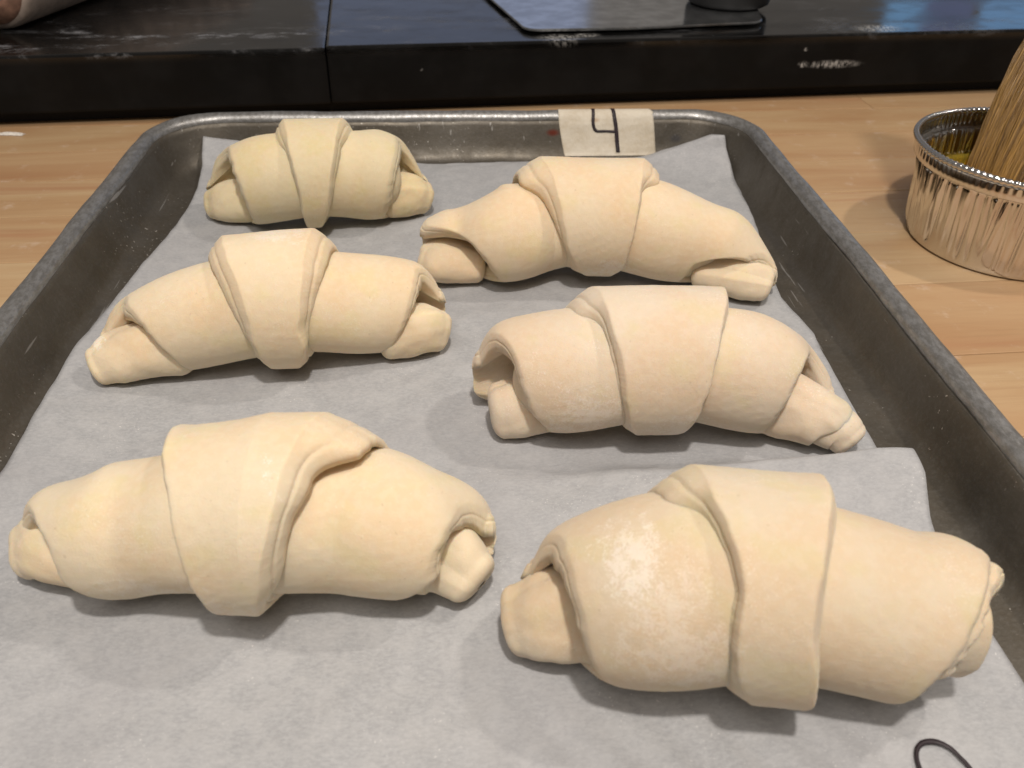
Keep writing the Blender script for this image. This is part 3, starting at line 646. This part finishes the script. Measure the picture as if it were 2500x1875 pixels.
for i, k in enumerate('ABCDEF'):
    D, S_ = DATA[k], SHAPE[k]
    axI, axB = Axis(D['inner'], D['band'][1]), Axis(D['band'], D['band'][1])
    o = (D['band'][1][0]/100, D['band'][1][1]/100, ZF/100)
    root = empty('croissant', o)
    tag(root, LABEL[k], 'croissant', 'raw croissants on the parchment')
    mt = dough_mat('raw_dough_'+k.lower(), BASE[k], FLS[k], .5 if k in 'CD' else .3, i*.37)
    fr = lambda t: np.interp(5, [q[0] for q in sorted(t)], [q[1] for q in sorted(t)])
    f0, f1 = fr(D['iL'])+.6, fr(D['iR'])-.6
    sl = fr(D['iL'])+.1; sr = 4.35 if k == 'F' else fr(D['iR'])-.1
    ss = np.linspace(sl, sr, 15); C, T = axI.at(ss)
    C = C.copy(); g = np.clip(np.maximum(f0-ss, 0 if k == 'F' else ss-f1)/.7, 0, 1)
    C[:, 0] -= .45*g*T[:, 1]; C[:, 1] += .45*g*T[:, 0]
    C[:, 3] = np.maximum(C[:, 3]-(.62 if k == 'F' else .36)-.45*g, .4); C[:, 2] -= .05+.10*g
    V, f = tube(C, 10*i+1, (), per=24, cap=.22)
    mesh('dough_core', to_local(V, o), f, mt, root)
    for j, tp in enumerate(S_['tips']):
        V, f = tube(tp, 10*i+3+j, nphi=120, amp=1.0, cap=.5, seam=(.55+.35*((i*2+j) % 3), .8-.5*j, .08 if (k, j) in (('E', 1), ('D', 1)) else .2))
        mesh('dough_tip', to_local(V, o), f, mt, root)
    V, f = sleeve(axI, D['iL'], D['iR'], 0., .42, 10*i+5, nmid=120, arch=(D['ends'][0], D['ends'][1]))
    floury(mesh('inner_wrap', to_local(V, o), f, mt, root))
    if k == 'F':             # the next layer shows at the blunt right end, with a torn edge
        V, f = sleeve(axI, [(a, 1.) for a, b in D['iL']], [(a, b+.42) for a, b in D['iR']], -.36, .42, 10*i+8, ragged=.03, nmid=40, arch=(1., 4.95))
        floury(mesh('underlying_wrap', to_local(V, o), f, mt, root))
    bl, br = list(D['bL']), list(D['bR'])
    m_ = (bl[-1][1]+br[-1][1])/2; bl.append((-82, m_-.35)); br.append((-82, m_+.35))
    V, f = sleeve(axB, bl, br, 0., .66, 10*i+7, bL=D['uL'], bR=D['uR'])
    floury(mesh('outer_wrap', to_local(V, o), f, mt, root))
# ------------------------------------------------------------------ foil cup, egg wash, pastry brush
CX, CY = .2615, .1105
cup = empty('foil_cup', (CX, CY, .0003))
tag(cup, 'round crimped aluminium foil cup holding egg wash, at the right edge', 'foil cup')
prof = [(.0001, .0004), (.03, .0004), (.0425, .0004), (.0432, .0012), (.0436, .003)]+[(.0436+(.0468-.0436)*t, .003+.0345*t) for t in np.linspace(.04, 1, 26)]+[(.0480, .0383), (.0497, .0380), (.0502, .0385), (.0504, .041), (.0505, .0435), (.0505, .0456)]
m = 720; th = np.linspace(0, 2*np.pi, m, endpoint=False); r = np.random.RandomState(8)
P = np.array([np.stack([a*np.cos(th), a*np.sin(th), np.full(m, b)], -1) for a, b in prof])
cre = np.zeros((len(prof), m)); zz = np.array([b for a, b in prof])
for k in range(260):
    t0 = r.uniform(0, 2*np.pi); wd = r.uniform(.009, .02); lo = r.uniform(.004, .03)*(r.rand() < .6); sl_ = r.normal()*.9; am = r.uniform(.35, 1.)*r.choice([-1, 1])
    for q, z in enumerate(zz):
        if .003 < z < .0378:
            e = np.clip((z-lo)/.008, 0, 1)*np.clip((.0385-z)/.002, 0, 1)
            d = (th-t0-sl_*(z-.037)+np.pi) % (2*np.pi)-np.pi
            cre[q] += am*e*np.exp(-(d/wd)**2)
P[..., 0] += cre*.0011*np.cos(th); P[..., 1] += cre*.0011*np.sin(th)
cr2 = np.where((zz > .0385)[:, None], .00012*np.sin(th*110+2*np.sin(th*7)), 0); P[..., 0] += cr2*np.cos(th); P[..., 1] += cr2*np.sin(th)
ob = mesh('cup_wall', P.reshape(-1, 3), grid_faces(len(prof), m, wrap_m=True), FOIL, cup)
md = ob.modifiers.new('thickness', 'SOLIDIFY'); md.thickness = .00012; md.offset = 0
bead = np.radians(np.arange(0, 360, 30)); P = []
for a in bead:
    rr = .0508+.00135*np.cos(a)*(1+.18*np.sin(th*120)); P.append(np.stack([rr*np.cos(th), rr*np.sin(th), .0460+.00135*np.sin(a)*(1+.16*np.sin(th*120))+.00012*np.sin(th*9)], -1))
mesh('cup_rim', np.array(P).reshape(-1, 3), grid_faces(len(bead), m, wrap_n=True, wrap_m=True), FOIL, cup)
EGG = N('egg_wash'); EGG = EGG.set(Base_Color=(.62, .40, .05), Roughness=.12, Subsurface_Weight=.3, Subsurface_Scale=.004)
V, f = lathe([(.0001, .0125), (.02, .0125), (.038, .0125), (.0405, .0127), (.0412, .0130), (.0410, .0020), (.040, .0010), (.0001, .0009)], 96)
tag(mesh('egg_wash', V, f, EGG, None, (CX, CY, .0003)), 'yellow egg wash pooled in the foil cup', 'egg wash')
V, f = lathe([(.0414, .0130), (.0428, .0200), (.0433, .0235), (.0436, .0262), (.0433, .0264), (.0430, .0235), (.0425, .0200), (.0411, .0132)], 96)
FILM = N('egg_film'); FILM = FILM.set(Base_Color=(.80, .62, .10), Roughness=.25, Transmission_Weight=.8, IOR=1.15)
mesh('egg_smear', V, f, FILM, bpy.data.objects['egg_wash'])
# brush: axis from the bottom of the cup leaning up and away to the right
A0 = Vector((.2605, .1235, .0135)); DV = Vector((.36, .33, .87)).normalized()
side = Vector((.92, -.30, 0)); side = (side-DV*side.dot(DV)).normalized(); nrm = DV.cross(side)
br = empty('pastry_brush', A0)
tag(br, 'pastry brush with long golden bristles standing in the foil cup', 'pastry brush')
n = N('brush_bristle')
at_ = n.new('ShaderNodeAttribute'); at_.attribute_name = 'tint'
BRI = n.set(Base_Color=n.mix(at_.outputs['Fac'], (.10, .05, .012), (.40, .23, .06)), Roughness=.34)
tint = []
Vb, fb = [], []; rb = random.Random(5)
LB = .098
for k in range(2600):
    s0 = rb.uniform(-1, 1); t0 = rb.uniform(-1, 1)
    if abs(s0) > 1 or s0*s0*.2+t0*t0 > 1.05: continue
    clump = .0012*math.sin(s0*9)
    pts = []
    for q in np.linspace(0, 1, 7):
        sp = .0185+.0030*math.sin(q*3.0)-.002*(1-q)
        c = DV*(LB*q+rb.uniform(0, .004)*(q == 0))+side*(s0*sp+clump*(1-q)+rb.gauss(0, .0003))+nrm*((.0022 if s0 > .1 else -.0008)+t0*.0052*(1-.35*(1-q))+rb.gauss(0, .0003))
        pts.append(c)
    b0 = len(Vb); rad = rb.uniform(.00016, .00028); tn = min(1, max(0, rb.gauss(.55 if s0 < .1 else .25, .27)))
    for q, c in enumerate(pts):
        rr = rad*(.45 if q == 0 else 1)
        for a in range(4):
            an = a*math.pi/2; Vb.append((c+side*math.cos(an)*rr+nrm*math.sin(an)*rr)[:]); tint.append(tn)
    for q in range(6):
        for a in range(4): fb.append((b0+q*4+a, b0+q*4+(a+1) % 4, b0+q*4+4+(a+1) % 4, b0+q*4+4+a))
bo = tag(mesh('bristles', Vb, fb, BRI, br), kind='stuff')
bo.data.attributes.new('tint', 'FLOAT', 'POINT').data.foreach_set('value', tint)
def bar(name, l0, l1, w_, t_, mat, n=24, taper=1.):
    V = []
    rows = [(l0, .9), (l0+.0015, 1.), (l1-.0015, taper), (l1, taper*.9)]
    for l, k in rows:
        for a in np.linspace(0, 2*np.pi, n, endpoint=False):
            ca, sa = math.cos(a), math.sin(a); e = .5
            V.append((DV*l+side*(w_*k*math.copysign(abs(ca)**e, ca))+nrm*(t_*k*math.copysign(abs(sa)**e, sa)))[:])
    f = grid_faces(4, n, wrap_m=True).tolist(); f.append(tuple(range(n))[::-1]); f.append(tuple(range(3*n, 4*n)))
    return mesh(name, V, f, mat, br, smooth=False)
bar('ferrule', LB-.004, LB+.026, .0205, .0075, STEEL)
bar('handle', LB+.0255, LB+.15, .0185, .0068, plain('brush_handle_wood', (.38, .22, .10), .5), taper=.55)
